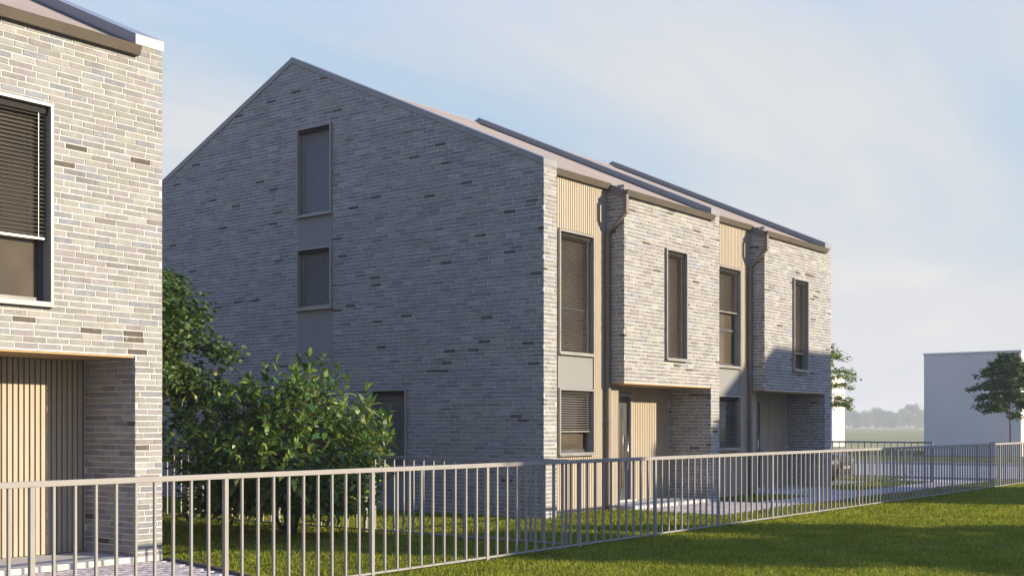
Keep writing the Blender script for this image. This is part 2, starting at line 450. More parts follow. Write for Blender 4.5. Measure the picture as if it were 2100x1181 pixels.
for i in range(len(ys) - 1):
    a, b_ = (curve_x(ys[i]) - 6, ys[i] - 11), (curve_x(ys[i + 1]) - 6, ys[i + 1] - 11)
    e.poly([(a[0], a[1], .045), (a[0] + .05, a[1], .045), (b_[0] + .05, b_[1], .045), (b_[0], b_[1], .045)])
    e.poly([(a[0], a[1], 0), (a[0], a[1], .045), (b_[0], b_[1], .045), (b_[0], b_[1], 0)])
    e.poly([(a[0] + .05, a[1], 0), (a[0] + .05, a[1], .045), (b_[0] + .05, b_[1], .045), (b_[0] + .05, b_[1], 0)])
e.build('edging', M['edging'], yard)

# ------------------------------------------------------------------ houses
COURSE, MOD, JOINT = 0.0737, 0.294, 0.0125
PAL = [((0.216, 0.206, 0.190), 32), ((0.203, 0.187, 0.184), 26), ((0.220, 0.212, 0.186), 16), ((0.252, 0.241, 0.222), 11),
       ((0.170, 0.158, 0.150), 8), ((0.188, 0.192, 0.202), 10), ((0.088, 0.074, 0.062), 2)]
PALC = [(p[0] * 1.11, p[1] * 1.125, p[2] * 1.20) for p, w in PAL for _ in range(w)]
def brick_tint(r):
    c = r.choice(PALC); k = r.uniform(0.88, 1.13)
    return (c[0] * k, c[1] * k, c[2] * k, 1.0)

def lay_bricks(u_range, z_top, holes, r, z0=0.0, phase=0.0):
    """u_range(z) -> (u0, u1); holes: (u0, u1, z0, z1). Returns (u0, u1, z0, z1)."""
    out = []
    k = int(math.floor(z0 / COURSE))
    while k * COURSE < z_top - 0.01:
        za, zb = max(k * COURSE, z0), k * COURSE + COURSE - JOINT
        rr = random.Random(k * 77 + int(phase * 1000))
        off = (k % 2) * MOD * 0.5 + rr.uniform(-0.055, 0.055) + (MOD * 0.22 if k % 5 == 3 else 0)
        u0, u1 = u_range(za)
        if u1 - u0 < 0.05: k += 1; continue
        cuts = []
        for (h0, h1, hz0, hz1) in holes:
            if hz0 < zb and hz1 > za:
                cuts.append((h0, h1, hz0, hz1))
        segs = [(u0, u1, za, zb)]
        for (h0, h1, hz0, hz1) in cuts:
            nxt = []
            for (a, b, c, d) in segs:
                if h1 <= a or h0 >= b: nxt.append((a, b, c, d)); continue
                if h0 > a: nxt.append((a, h0, c, d))
                if h1 < b: nxt.append((h1, b, c, d))
                if hz0 > c + 0.015: nxt.append((max(a, h0), min(b, h1), c, hz0 - 0.004))
                if hz1 < d - 0.015: nxt.append((max(a, h0), min(b, h1), hz1 + 0.004, d))
            segs = nxt
        for (a, b, c, d) in segs:
            u = math.floor((a - off) / MOD) * MOD + off
            while u < b:
                p, q = max(u + 0.0078, a), min(u + MOD - 0.0078, b)
                if b - q < 0.035 and q < b: q = b
                if q - p > 0.03: out.append((p, q, c, d))
                u += MOD
        k += 1
    return out

def wall_strips(u_breaks, top, holes, z0=0.0):
    """rect/trapezoid cells of a wall with holes: list of 4 (u,z) corners"""
    bs = sorted(set(u_breaks + [h for q in holes for h in q[:2]]))
    cells = []
    for a, b in zip(bs[:-1], bs[1:]):
        hs = sorted([q for q in holes if q[0] < b - 1e-6 and q[1] > a + 1e-6], key=lambda q: q[2])
        z = z0
        for q in hs:
            if q[2] > z + 1e-4: cells.append([(a, z), (b, z), (b, q[2]), (a, q[2])])
            z = q[3]
        if top(a) > z or top(b) > z: cells.append([(a, z), (b, z), (b, top(b)), (a, top(a))])
    return cells

D, PD, RY, L, PITCH, CAPZ = 0.401, 1.064, 6.623, 13.0, 0.4581, 6.529
DEPTH = 2 * RY
def capz(y): return CAPZ + PITCH * min(y, DEPTH - y)
def roofz(y): return capz(y) - 0.16

def window(parent, axis, u0, u1, z0, z1, plane, cover, rail=None, proud=0.06, deep=0.17, ang=0.30):
    """axis 'x': in a wall facing -Y at y=plane; axis 'y': in a wall facing -X at x=plane (u = y)"""
    def T(u, z, d):                                  # d > 0 goes into the wall
        return (u, plane + d, z) if axis == 'x' else (plane + d, u, z)
    def bx(mb, ua, ub, za, zb, da, db):
        if axis == 'x': mb.box(ua, ub, plane + da, plane + db, za, zb)
        else: mb.box(plane + da, plane + db, ua, ub, za, zb)
    ft = 0.038
    f = MB()
    bx(f, u0, u0 + ft, z0, z1, -proud, deep); bx(f, u1 - ft, u1, z0, z1, -proud, deep)
    bx(f, u0 + ft, u1 - ft, z1 - ft, z1, -proud, deep); bx(f, u0 + ft, u1 - ft, z0, z0 + ft, -proud, deep)
    win = f.build('window', M['frame_metal'], parent, bevel=0.003)
    s = MB()
    bx(s, u0 - 0.012, u1 + 0.012, z0 - 0.022, z0 - 0.002, -proud - 0.03, -0.002); s.build('sill', M['frame_metal'], win)
    a, b, c, d = u0 + ft, u1 - ft, z0 + ft, z1 - ft
    s = MB(); w = 0.055
    bx(s, a, a + w, c, d, deep - 0.06, deep - 0.002); bx(s, b - w, b, c, d, deep - 0.06, deep - 0.002)
    bx(s, a + w, b - w, d - w, d, deep - 0.06, deep - 0.002); bx(s, a + w, b - w, c, c + w, deep - 0.06, deep - 0.002)
    if rail: bx(s, a + w, b - w, rail - 0.03, rail + 0.03, deep - 0.055, deep - 0.004)
    s.build('sash', M['sash'], win)
    p = MB(); bx(p, a + w * .6, b - w * .6, c + w * .6, d - w * .6, deep - 0.03, deep - 0.02); p.build('pane', M['glass'], win)
    if cover > 0:
        bl = MB(); zb = d - 0.10; zl = zb - (zb - c) * cover; m0, m1 = 0.045, 0.0
        hb_ = MB(); bx(hb_, a + 0.004, b - 0.004, d - 0.082, d - 0.002, m0 - 0.04, m0 + 0.05); hb_.build('blind_head_shadow', M['blind_head_shadow'], win)  # added dark box for the shade at the head, covers the top slat
        z = zb; g0, g1 = a + 0.012, b - 0.012
        while z > zl + 0.02:
            dy, dz = 0.029 * math.cos(ang), 0.029 * math.sin(ang)
            tl = random.uniform(-0.0015, 0.0015)
            P = [(-dy, -dz), (0.0, 0.005), (dy, dz)]
            for i in range(2):
                bl.quad(T(g0, z + P[i][1] + tl, m0 + P[i][0]), T(g1, z + P[i][1] - tl, m0 + P[i][0]), T(g1, z + P[i + 1][1] - tl, m0 + P[i + 1][0]), T(g0, z + P[i + 1][1] + tl, m0 + P[i + 1][0]))
            z -= 0.0457
        bx(bl, g0, g1, z - 0.01, z + 0.012, m0 - 0.026, m0 + 0.026)
        m = bpy.data.meshes.new('blind'); m.from_pydata(bl.v, [], bl.f); m.update(); m.materials.append(M['blind_metal'])
        o = link('blind', m, None, win); o['kind'] = 'stuff'
        for uu in (g0 + 0.10, g1 - 0.10):
            cd = MB(); bx(cd, uu - 0.0018, uu + 0.0018, z, d - 0.05, m0 - 0.032, m0 - 0.029)
            cd.build('blind_cord', M['blind_metal'], win)
    return win

def box_bricks(face, axis, plane, sign):
    """brick prisms on a wall; axis 'x' wall faces -Y (sign -1), axis 'y' wall faces -X"""
    return [(axis, plane, b) for b in face]

def house(x0, label, group, full_bricks, visible_from, doors, covers):
    H = empty('brick_house', (x0, Y0, 0))
    tag(H, label, 'house', group)
    W = MB()
    S = [0.40, 6.70]
    box = [(s + 2.31, s + 6.30) for s in S]; pier = [(s + 5.91, s + 6.30) for s in S]
    # --- gable facing -X, with window openings
    gh = [(5.408, 6.456, 6.116, 7.985), (5.408, 6.456, 4.150, 5.440), (5.408, 6.456, 0.87, 2.43), (3.305, 4.287, 0.87, 2.43)]
    gp = [(5.408, 6.456, 5.440, 6.116), (5.408, 6.456, 2.43, 4.150), (5.408, 6.456, 0.0, 0.87), (3.305, 4.287, 0.0, 0.87)]
    wtop = lambda y: capz(y) - 0.12
    for c in wall_strips([0, RY, DEPTH], wtop, gh): W.poly([(0, u, z) for u, z in c])
    # reveals and inner face of that wall
    for q in gh:
        for (a, b, c, d) in ((q[0], q[2], q[1], q[2]), (q[0], q[3], q[1], q[3]), (q[0], q[2], q[0], q[3]), (q[1], q[2], q[1], q[3])):
            W.quad((0, a, b), (0, c, d), (0.32, c, d), (0.32, a, b))
        W.quad((0.19, q[0], q[2]), (0.19, q[1], q[2]), (0.19, q[1], q[3]), (0.19, q[0], q[3]))
    # end wall facing +X and back wall
    far = MB()
    far.poly([(L, 0, 0), (L, DEPTH, 0), (L, DEPTH, wtop(DEPTH)), (L, RY, wtop(RY)), (L, 0, wtop(0))])
    far.poly([(0, DEPTH, 0), (L, DEPTH, 0), (L, DEPTH, wtop(DEPTH)), (0, DEPTH, wtop(DEPTH))])
    far.build('far_wall', M['brickwork'], H)
    # --- front: first pier
    W.box(0.0008, 0.40, 0, D + 0.3, 0, wtop(0.0) - 0.002)
    fronts = [(0.0, 0.40, 0.0, wtop(0) - 0.0, [])]
    bricks = []
    r = random.Random(int(abs(x0) * 100))
    def add(axis, plane, lst):
        for b in lst: bricks.append((axis, plane, b))
    add('y', 0.0, lay_bricks(lambda z: (0.0 if z < CAPZ - 0.12 else (z - CAPZ + 0.12) / PITCH, DEPTH if z < CAPZ - 0.12 else DEPTH - (z - CAPZ + 0.12) / PITCH), wtop(RY), gh + gp, r, 0, 0.11))
    add('x', 0.0, lay_bricks(lambda z: (0.0, 0.40), wtop(0), [], r, 0, 0.23))
    topf = roofz(0) - 0.02
    for i, s in enumerate(S):
        b0, b1 = box[i]; p0, p1 = pier[i]
        wh = (b0 + 1.585, b0 + 2.468, 3.085, 5.405)
        # box front with window opening, pier running down
        for c in wall_strips([b0, p0], lambda u: topf, [wh], 2.56): W.poly([(u, 0, z) for u, z in c])
        W.box(p0, p1, 0, PD + 0.2, 0, wtop(0) - 0.001)
        W.quad((p0, 0, 2.56), (p0, 0, topf), (p0 + .001, 0, topf), (p0 + .001, 0, 2.56))
        for (a, b, c, d) in ((wh[0], wh[2], wh[1], wh[2]), (wh[0], wh[3], wh[1], wh[3]), (wh[0], wh[2], wh[0], wh[3]), (wh[1], wh[2], wh[1], wh[3])):
            W.quad((a, 0, b), (c, 0, d), (c, 0.3, d), (a, 0.3, b))
        W.quad((wh[0], 0.19, wh[2]), (wh[1], 0.19, wh[2]), (wh[1], 0.19, wh[3]), (wh[0], 0.19, wh[3]))
        # return of the box facing -X
        W.poly([(b0, 0, 2.56), (b0, D + 0.02, 2.56), (b0, D + 0.02, roofz(D) - 0.02), (b0, 0, topf)])
        W.quad((b0, 0, 2.562), (p0, 0, 2.562), (p0, PD + 0.05, 2.562), (b0, PD + 0.05, 2.562))
        fb = full_bricks or i == 1
        if fb:
            add('x', 0.0, lay_bricks(lambda z: (b0, p1), topf, [wh, (b0 - .01, p0, -1, 2.56)], r, 0.09, 0.37 + i))
            # cap-high strip of the pier beside the gutter end
            add('x', 0.0, lay_bricks(lambda z: (p0, p1), wtop(0), [], r, topf, 0.41 + i))
            add('y', b0, lay_bricks(lambda z: (0.0, D), topf + 0.1, [], r, 2.56, 0.53 + i))
            add('y', p0, lay_bricks(lambda z: (0.0, PD), 2.56, [], r, 0.09, 0.61 + i))
        # concrete foot of the pier
        MB().box(p0 - 0.006, p1 + 0.004, -0.006, PD, 0, 0.088).build('plinth', M['concrete'], H)
        # soffit boards
        y = 0.012
        while y < PD - 0.01:
            MB().box(b0 + 0.012, p0 - 0.002, y, min(y + 0.145, PD), 2.535, 2.558).build('soffit_board', M['soffit_wood'], H, bevel=0.002); y += 0.149
        # timber-clad wall: backing and battens
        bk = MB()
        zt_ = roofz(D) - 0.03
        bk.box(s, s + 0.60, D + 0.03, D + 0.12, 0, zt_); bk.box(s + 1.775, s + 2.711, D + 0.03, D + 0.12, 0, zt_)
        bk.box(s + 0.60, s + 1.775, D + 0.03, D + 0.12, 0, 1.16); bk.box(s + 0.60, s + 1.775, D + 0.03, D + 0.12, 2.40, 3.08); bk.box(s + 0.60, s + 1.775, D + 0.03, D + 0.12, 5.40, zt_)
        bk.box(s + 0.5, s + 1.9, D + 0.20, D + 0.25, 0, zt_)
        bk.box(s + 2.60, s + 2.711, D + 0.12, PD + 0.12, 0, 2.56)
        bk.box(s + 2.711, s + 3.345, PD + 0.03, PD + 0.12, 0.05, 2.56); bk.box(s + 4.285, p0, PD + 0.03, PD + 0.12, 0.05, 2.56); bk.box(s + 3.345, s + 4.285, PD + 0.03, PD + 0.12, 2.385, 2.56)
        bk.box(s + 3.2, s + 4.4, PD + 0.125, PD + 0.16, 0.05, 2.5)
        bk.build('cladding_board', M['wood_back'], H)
        wl_, wr = s + 0.59, s + 1.785                 # window column in the timber wall
        def batten(x, y, za, zb):
            key = (round(zb - za, 3),)
            if key not in BAT:
                m = MB().box(-0.0255, 0.0255, -0.026, 0.004, 0, zb - za).mesh('batten'); m.materials.append(M['wood']); BAT[key] = m
            link('batten', BAT[key], None, H, (x, y + 0.03, za))
        x = s + 0.037
        while x < s + 2.711:
            topz = (roofz(D) - 0.04) if x < b0 - 0.02 else 2.53
            if x - 0.03 > wl_ and x + 0.03 < wr or (x + 0.026 > wl_ and x - 0.026 < wr):
                batten(x, D, 0.03, 1.125); batten(x, D, 5.44, topz)
            else: batten(x, D, 0.03, topz)
            x += 0.0735
        dr0, dr1 = s + 3.34, s + 4.29
        x = s + 2.711 + 0.04
        while x < p0 - 0.02:
            if dr0 - 0.02 < x < dr1 + 0.03: batten(x, PD, 2.41, 2.53)
            else: batten(x, PD, 0.10, 2.53)
            x += 0.0735
        MB().box(s + 2.711, s + 2.745, D - 0.004, D + 0.05, 0.03, 2.53).build('corner_trim', M['pipe_metal'], H)
        # windows and the panel between them
        cu, cl, cb = covers[i]
        window(H, 'x', wl_, wr, 3.07, 5.415, D, cu, rail=3.95)
        window(H, 'x', wl_, wr, 1.15, 2.415, D, cl)
        MB().box(wl_ + 0.006, wr - 0.006, D - 0.012, D + 0.03, 2.42, 3.045).build('spandrel_panel', M['panel_metal'], H, bevel=0.003)
        window(H, 'x', wh[0], wh[1], wh[2], wh[3], 0.0, cb, rail=None)
        # entrance door
        dm = M[doors[i]]
        fr = MB(); fr.box(dr0, dr0 + .06, PD - .03, PD + .12, .09, 2.39); fr.box(dr1 - .06, dr1, PD - .03, PD + .12, .09, 2.39); fr.box(dr0 + .06, dr1 - .06, PD - .03, PD + .12, 2.33, 2.39)
        door = MB().box(dr0 + .062, dr1 - .062, PD + .05, PD + .10, .10, 2.328).build('door', dm, H, bevel=0.003)
        fr.build('door_frame', M['frame_metal'], door)
        MB().box(dr0 + .62, dr0 + .72, PD + .042, PD + .049, .35, 2.1).build('pane', M['glass'], door)
        hb = MB().tube([(dr0 + .80, PD - .01, .75), (dr0 + .80, PD - .01, 1.5)], 0.014, 8)
        for z in (.85, 1.4): hb.tube([(dr0 + .80, PD - .01, z), (dr0 + .80, PD + .05, z)], 0.009, 6)
        hb.build('handle', M['handle_steel'], door, smooth=True)
        MB().box(s + 2.73, p0 - 0.004, 0.0, PD + .02, -0.02, 0.09).build('porch_step', M['concrete'], H, bevel=0.008)
        MB().box(dr0, dr1, PD - .16, PD + .04, 0.092, 0.125).build('threshold', M['concrete'], H, bevel=0.004)
        # gutters: one over the timber wall, one over the brick box
        prof = lambda yf, zt: [(yf, zt), (yf + .045, zt - .115), (yf + .125, zt - .115), (yf + .125, zt), (yf + .119, zt), (yf + .119, zt - .107), (yf + .05, zt - .107), (yf + .006, zt)]
        ga = MB().prism(prof(0.283, 6.522), s + 0.004, b0 - 0.02); ga.build('gutter', M['gutter_metal'], H)
        gb = MB().prism(prof(-0.128, 6.355), b0 - 0.055, p0 + 0.01)
        for xe in (b0 - 0.055, p0 + 0.01):
            pr = [(-0.128, 6.355), (-0.083, 6.24), (-0.003, 6.24), (-0.003, 6.355)]
            gb.prism(pr, xe - 0.003, xe + 0.002)
        gb.build('gutter', M['gutter_metal'], H)
        # downpipe
        q = 0.045; xp = b0 - 0.062
        dp = MB(); path = [(-0.078, 6.25), (-0.078, 5.90), (0.335, 5.52), (0.335, 0.06)]
        for (ya, za), (yb, zb) in zip(path[:-1], path[1:]):
            dp.prism([(ya - q * .9, za), (ya + q * .9, za), (yb + q * .9, zb), (yb - q * .9, zb)], xp - q, xp + q)
        dpo = dp.build('downpipe', M['pipe_metal'], H, bevel=0.004)
        MB().prism([(0.29, 0.09), (0.38, 0.09), (0.34, 0.02), (0.20, 0.03), (0.20, 0.075)], xp - q, xp + q).build('outlet', M['pipe_metal'], dpo)
        for z in (0.7, 1.75, 2.8, 3.9, 5.0):
            MB().box(xp - q - .004, xp + q + .004, 0.335 - q - .004, 0.40, z, z + 0.03).build('pipe_bracket', M['pipe_metal'], dpo)
        # roof sheets between the verge caps (front slope stepped at the eaves)
        x_a, x_b, x_c = s, b0 - 0.02, p0 + 0.002
        rf = MB(); th = 0.05
        def slab(xa, xb, ya, yb):
            z = roofz
            rf.prism([(ya, z(ya)), (yb, z(yb)), (yb, z(yb) - th), (ya, z(ya) - th)], xa, xb)
        slab(x_a, x_b, 0.345, RY); slab(x_b, x_c, -0.055, RY)
        rf.prism([(RY, roofz(RY)), (DEPTH + .1, roofz(DEPTH + .1)), (DEPTH + .1, roofz(DEPTH + .1) - th), (RY, roofz(RY) - th)], x_a, x_c)
        roof = rf.build('roof', M['roof'], H)
        MB().prism([(-0.05, roofz(-0.05) - 0.004), (0.36, roofz(0.36) - 0.004), (0.36, roofz(0.36) - 0.16), (-0.05, roofz(-0.05) - 0.16)], x_b - 0.014, x_b - 0.001).build('roof_edge', M['pipe_metal'], roof)
        rid = MB().prism([(RY - .14, roofz(RY - .14) + .004), (RY, roofz(RY) + .03), (RY + .14, roofz(RY + .14) + .004)], x_a, x_c); rid.build('ridge_flashing', M['roof'], roof)
        # fascia behind the timber-wall gutter
        MB().box(s, b0, D - 0.002, D + 0.025, roofz(D) - 0.075, roofz(D) - 0.03).build('fascia', M['pipe_metal'], H)
    # verge caps: gable, party wall, far end
    for xa, xb in ((-0.022, 0.405), (6.305, 6.712), (12.605, 13.022)):
        c = MB(); h = 0.13
        yb = -0.014
        c.prism([(yb, capz(yb)), (RY, capz(RY)), (RY, capz(RY) - h), (yb, capz(yb) - h)], xa, xb)
        c.prism([(RY, capz(RY)), (DEPTH + .014, capz(DEPTH + .014)), (DEPTH + .014, capz(DEPTH + .014) - h), (RY, capz(RY) - h)], xa, xb)
        cap = c.build('verge_cap', M['cap_metal'], H, bevel=0.004)
        # upstand below the cap
        u = MB(); h2 = 0.24
        u.prism([(0.02, capz(0.02) - h), (RY, capz(RY) - h), (DEPTH, capz(DEPTH) - h), (DEPTH, capz(DEPTH) - h2), (RY, capz(RY) - h2), (0.02, capz(0.02) - h2)], xa + 0.03, xb - 0.03)
        u.build('upstand', M['cap_metal'], cap)
    wall = W.build('wall', M['mortar'], H)
    # gable windows and panels
    for q, an in zip(gh, (1.0, 0.8, 0.55, 0.5)): window(H, 'y', q[0], q[1], q[2], q[3], 0.0, 1, ang=an)
    for q in gp: MB().box(-0.012, 0.03, q[0], q[1], q[2] + (0.0 if q[2] else 0.01), q[3] - 0.024).build('spandrel_panel', M['panel_metal'], H)
    # --- bricks
    rows = []
    for (axis, plane, (a, b, c, d)) in bricks:
        uc, zc = (a + b) / 2, (c + d) / 2
        wp = (x0 + uc, Y0 + plane, zc) if axis == 'x' else (x0 + plane, Y0 + uc, zc)
        area = 0.0
        pr = project(wp)
        if pr and -5 < pr[0] < 2105 and -5 < pr[1] < 1186 and visible_from(axis, plane, uc, zc):
            dx, dy = (wp[0], wp[1]); cosv = abs(dy if axis == 'x' else dx) / math.hypot(dx, dy)
            area = (b - a) * (d - c) * cosv / pr[2] ** 2
        rows.append((area, axis, plane, a, b, c, d))
    rows.sort(key=lambda q: -q[0])
    V, Fq, Tn = [], [], []
    for i, (area, axis, plane, a, b, c, d) in enumerate(rows):
        j = lambda k=0.0032: r.uniform(-k, k)
        pr_ = r.uniform(0.004, 0.0085); tl = r.uniform(-0.0012, 0.0012)
        tint = brick_tint(r)
        ea, eb = a - (0.004 if a < 0.001 else 0), b
        pts2 = [(ea + j(), c + j()), (eb + j(), c + j()), (eb + j(), d + j()), (ea + j(), d + j())]
        in_ = 0.003
        fr_ = [(u, z, -(pr_ + (tl if k in (0, 3) else -tl))) for k, (u, z) in enumerate(pts2)]
        bk_ = [(u, z, in_) for u, z in pts2]
        q = [(u, plane + e_, z) if axis == 'x' else (plane + e_, u, z) for u, z, e_ in bk_ + fr_]
        fl = ((4, 5, 6, 7), (0, 1, 5, 4), (1, 2, 6, 5), (2, 3, 7, 6), (3, 0, 4, 7))
        if i < 300 and area > 0:
            o0 = Vector(q[0])
            m = bpy.data.meshes.new('brick'); m.from_pydata([tuple(Vector(p) - o0) for p in q], [], fl if axis == 'x' else [tuple(reversed(f_)) for f_ in fl])
            m.update(); m.materials.append(M['brick'])
            o = link('brick', m, None, wall, tuple(o0)); o.color = tint
        else:
            n = len(V); V += q; Tn += [tint] * 8
            for f_ in fl: Fq += [n + k for k in (f_ if axis == 'x' else reversed(f_))]
    o = link('brick', np_mesh('brick', V, Fq, 4, M['brick_mass'], Tn), None, wall); o['kind'] = 'stuff'
    return H
BAT = {}
def vis_main(axis, plane, u, z):
    if axis == 'y' and plane == 0.0:
        # hidden behind the near house (its right edge in the photograph)
        p = project((17.423, Y0 + u, z)); return p[0] > 340 and not (340 < p[0] < 830 and p[1] > 760)
    return z > 0.6
def vis_left(axis, plane, u, z): return not (axis == 'y' and plane < 10)
house(17.423, 'pale brick double house with shaded gable and roof ridge, seen whole behind the fence', 'brick double houses', True, vis_main,
      ('door_dark', 'door_brown'), ((1.0, 0.64, 1.0), (0.42, 1.0, 0.80)))
house(9.253 - 13.0, 'pale brick double house cut off by the left edge, nearest to the fence', 'brick double houses', False, vis_left,
      ('door_brown', 'door_dark'), ((1.0, 1.0, 1.0), (1.0, 1.0, 0.66)))

# ------------------------------------------------------------------ fences
PICK = 0.2047
pk = MB().box(-0.011, 0.011, -0.014, 0.014, 0.055, 1.185).mesh('picket'); pk.materials.append(M['fence_metal'])
po = MB().box(-0.022, 0.022, -0.022, 0.022, -0.05, 1.19).mesh('post'); po.materials.append(M['fence_metal'])
def fence(p0, direction, n, label, post_at, rail=True, group='grey metal picket fences'):
    root = empty('metal_fence', (p0[0], p0[1], 0)); tag(root, label, 'fence', group)
    length = (n - 1) * PICK; dx, dy = direction
    for nm, z0, z1, w in (('top_rail', 1.182, 1.234, 0.022), ('bottom_rail', 0.045, 0.07, 0.014)):
        a, b = -0.03, length + 0.03
        mb = MB()
        if dx: mb.box(a, b, -w, w, z0, z1)
        else: mb.box(-w, w, a, b, z0, z1)
        mb.build(nm, M['fence_metal'], root, bevel=0.003)
    for i in range(n):
        link('post' if post_at(i) else 'picket', po if post_at(i) else pk, None, root, (dx * i * PICK, dy * i * PICK, 0))
    return root
XS = 5.539 - 2.047 * 2
n_front = 178
fence((XS, YF), (1, 0), n_front, 'long grey picket fence running across the whole lawn in front of both houses', lambda i: i % 10 == 0)
fence((XS + 60 * PICK - 0.021, YF + PICK), (0, 1), 82, 'grey picket fence running back from the long fence between the two houses', lambda i: i % 10 == 9)
fence((35.7, 11.68), (0, 1), 40, 'dark picket fence beside the parked car, ending at the gate gap', lambda i: i % 10 == 0)
fence((35.7, 9.60), (0, 1), 3, 'short stub of picket fence between the gate gap and the long fence', lambda i: i == 2)

# ------------------------------------------------------------------ box buildings
def block(loc, sx, sy, h, label, group='plain flat-roofed blocks'):
    b = empty('block_building', loc); tag(b, label, 'building', group)
    MB().box(0, sx, 0, sy, -0.1, h - 0.12).build('wall', M['render_white'], b, bevel=0.03)
    c = MB(); w = 0.35
    c.box(-.03, sx + .03, -.03, w, h - .12, h); c.box(-.03, sx + .03, sy - w, sy + .03, h - .12, h)
    c.box(-.03, w, w, sy - w, h - .12, h); c.box(sx - w, sx + .03, w, sy - w, h - .12, h)
    c.build('parapet', M['render_white'], b)
    return b
block((70.0, 17.98, 0), 13.0, 5.4, 5.92, 'windowless grey flat-roofed block behind the right-hand tree')
block((93.8, 38.8, 0), 2.6, 13.0, 5.75, 'white sunlit flat-roofed block showing beside the brick house corner')
block((35.7, -11.7, 0), 5.1, 6.85, 9.0, 'tall plain flat-roofed block standing out of view across the lawn')

# ------------------------------------------------------------------ foliage
def leaf_arrays(pos, direc, length, width, fold=0.25, droop=0.0, diamond=False):
    """folded leaf blades: 6 vertices, 4 triangles (or diamond: 4 vertices, 2 triangles)"""
    n = len(pos)
    d = direc / np.linalg.norm(direc, axis=1, keepdims=True)
    up = rng.normal(0, 0.45, (n, 3)); up[:, 2] += 1.0
    side = np.cross(d, up); side /= np.linalg.norm(side, axis=1, keepdims=True) + 1e-9
    nrm = np.cross(side, d)
    Lh = length[:, None]; Wd = width[:, None]
    if diamond:
        v = np.stack([pos, pos + d * Lh * .5 + side * Wd * .5 + nrm * Wd * fold, pos + d * Lh, pos + d * Lh * .5 - side * Wd * .5 + nrm * Wd * fold], 1)
        f = np.array([0, 1, 2, 0, 2, 3])
        return v.reshape(-1, 3), (f[None] + 4 * np.arange(n)[:, None]).ravel()
    dz = np.zeros((n, 3)); dz[:, 2] = -droop
    v = np.stack([pos, pos + d * Lh * .35 + side * Wd * .5 + nrm * Wd * fold, pos + d * Lh * .68 + side * Wd * .38 + nrm * Wd * fold + dz * Lh * .4,
                  pos + d * Lh + dz * Lh, pos + d * Lh * .68 - side * Wd * .38 + nrm * Wd * fold + dz * Lh * .4, pos + d * Lh * .35 - side * Wd * .5 + nrm * Wd * fold], 1)
    f = np.array([0, 1, 5, 1, 2, 5, 5, 2, 4, 2, 3, 4])
    return v.reshape(-1, 3), (f[None] + 6 * np.arange(n)[:, None]).ravel()

def tree(name, loc, h, cr, z0, label, group, limbs=26, twigs=9, leaves=16, leaf=0.11, trunk_r=0.07, seed=1, mat='tree_leaf', conical=0.55):
    r = random.Random(seed)
    T = empty(name, loc); tag(T, label, 'tree', group)
    tb = MB(); zt = h * 0.93
    lean = (r.uniform(-.1, .1), r.uniform(-.1, .1))
    tp = [(lean[0] * k * k + r.uniform(-.02, .02), lean[1] * k * k + r.uniform(-.02, .02), -0.05 + zt * k) for k in np.linspace(0, 1, 8)]
    tb.tube(tp, [trunk_r * (1.25 - 0.3 * i if i < 1 else 1.0 - 0.125 * i) for i in range(8)], 8)
    tb.build('trunk', M['bark'], T, smooth=True)
    br = MB(); P, Dr, Ln = [], [], []
    for i in range(limbs):
        f = (i + r.random() * .8) / limbs
        zb = z0 + 0.12 + (h * 0.93 - z0) * f
        prof = math.sin(math.pi * min(1, (f * 0.82 + 0.26))) ** conical       # widest low in the crown
        rad = cr * prof * r.uniform(0.72, 1.08)
        az = i * 2.399 + r.uniform(-.4, .4)
        rise = r.uniform(0.05, 0.32) * rad
        k = max(0, min(6, int(zb / zt * 7)))
        q = zb / zt
        bx_, by_ = lean[0] * q * q, lean[1] * q * q
        pts = []
        for s_ in np.linspace(0, 1, 6):
            pts.append((bx_ + math.cos(az + .25 * s_ * s_) * rad * s_, by_ + math.sin(az + .25 * s_ * s_) * rad * s_, zb + rise * math.sin(s_ * 2.1) - 0.12 * rad * s_ ** 3))
        br.tube(pts, [trunk_r * .42 * (1 - .82 * s_) * (0.6 + .4 * rad / cr) for s_ in np.linspace(0, 1, 6)], 5)
        for w in range(twigs):
            s_ = 0.28 + 0.72 * (w + r.random()) / twigs
            a = s_ * 5; i0 = min(4, int(a)); b0 = Vector(pts[i0]).lerp(Vector(pts[i0 + 1]), a - i0)
            ta = az + (1 if w % 2 else -1) * r.uniform(.3, 1.2)
            tl = cr * r.uniform(.16, .34) * (1.15 - .5 * s_)
            e0 = b0 + Vector((math.cos(ta) * tl, math.sin(ta) * tl, r.uniform(-.02, .22) * tl))
            br.tube([tuple(b0), tuple(b0.lerp(e0, .5) + Vector((0, 0, .03 * tl))), tuple(e0)], [.006 + trunk_r * .05, .005 + trunk_r * .03, .003], 3, cap=False)
            for k2 in range(leaves):
                p = b0.lerp(e0, r.uniform(.15, 1.08)) + Vector((r.gauss(0, .055), r.gauss(0, .055), r.gauss(0, .06))) * (cr / 1.6)
                la = r.uniform(0, 6.28)
                P.append(p); Dr.append((math.cos(la) * .8, math.sin(la) * .8, r.uniform(-.75, .15))); Ln.append(leaf * r.uniform(.7, 1.3))
    br.build('branch', M['bark'], T, smooth=True)
    P = np.array([tuple(p) for p in P]); Dr = np.array(Dr); Ln = np.array(Ln)
    v, f = leaf_arrays(P, Dr, Ln, Ln * .85, 0.18, 0, True)
    o = link('crown', np_mesh('crown', v, f, 3, M[mat]), None, T); o['kind'] = 'stuff'
    return T

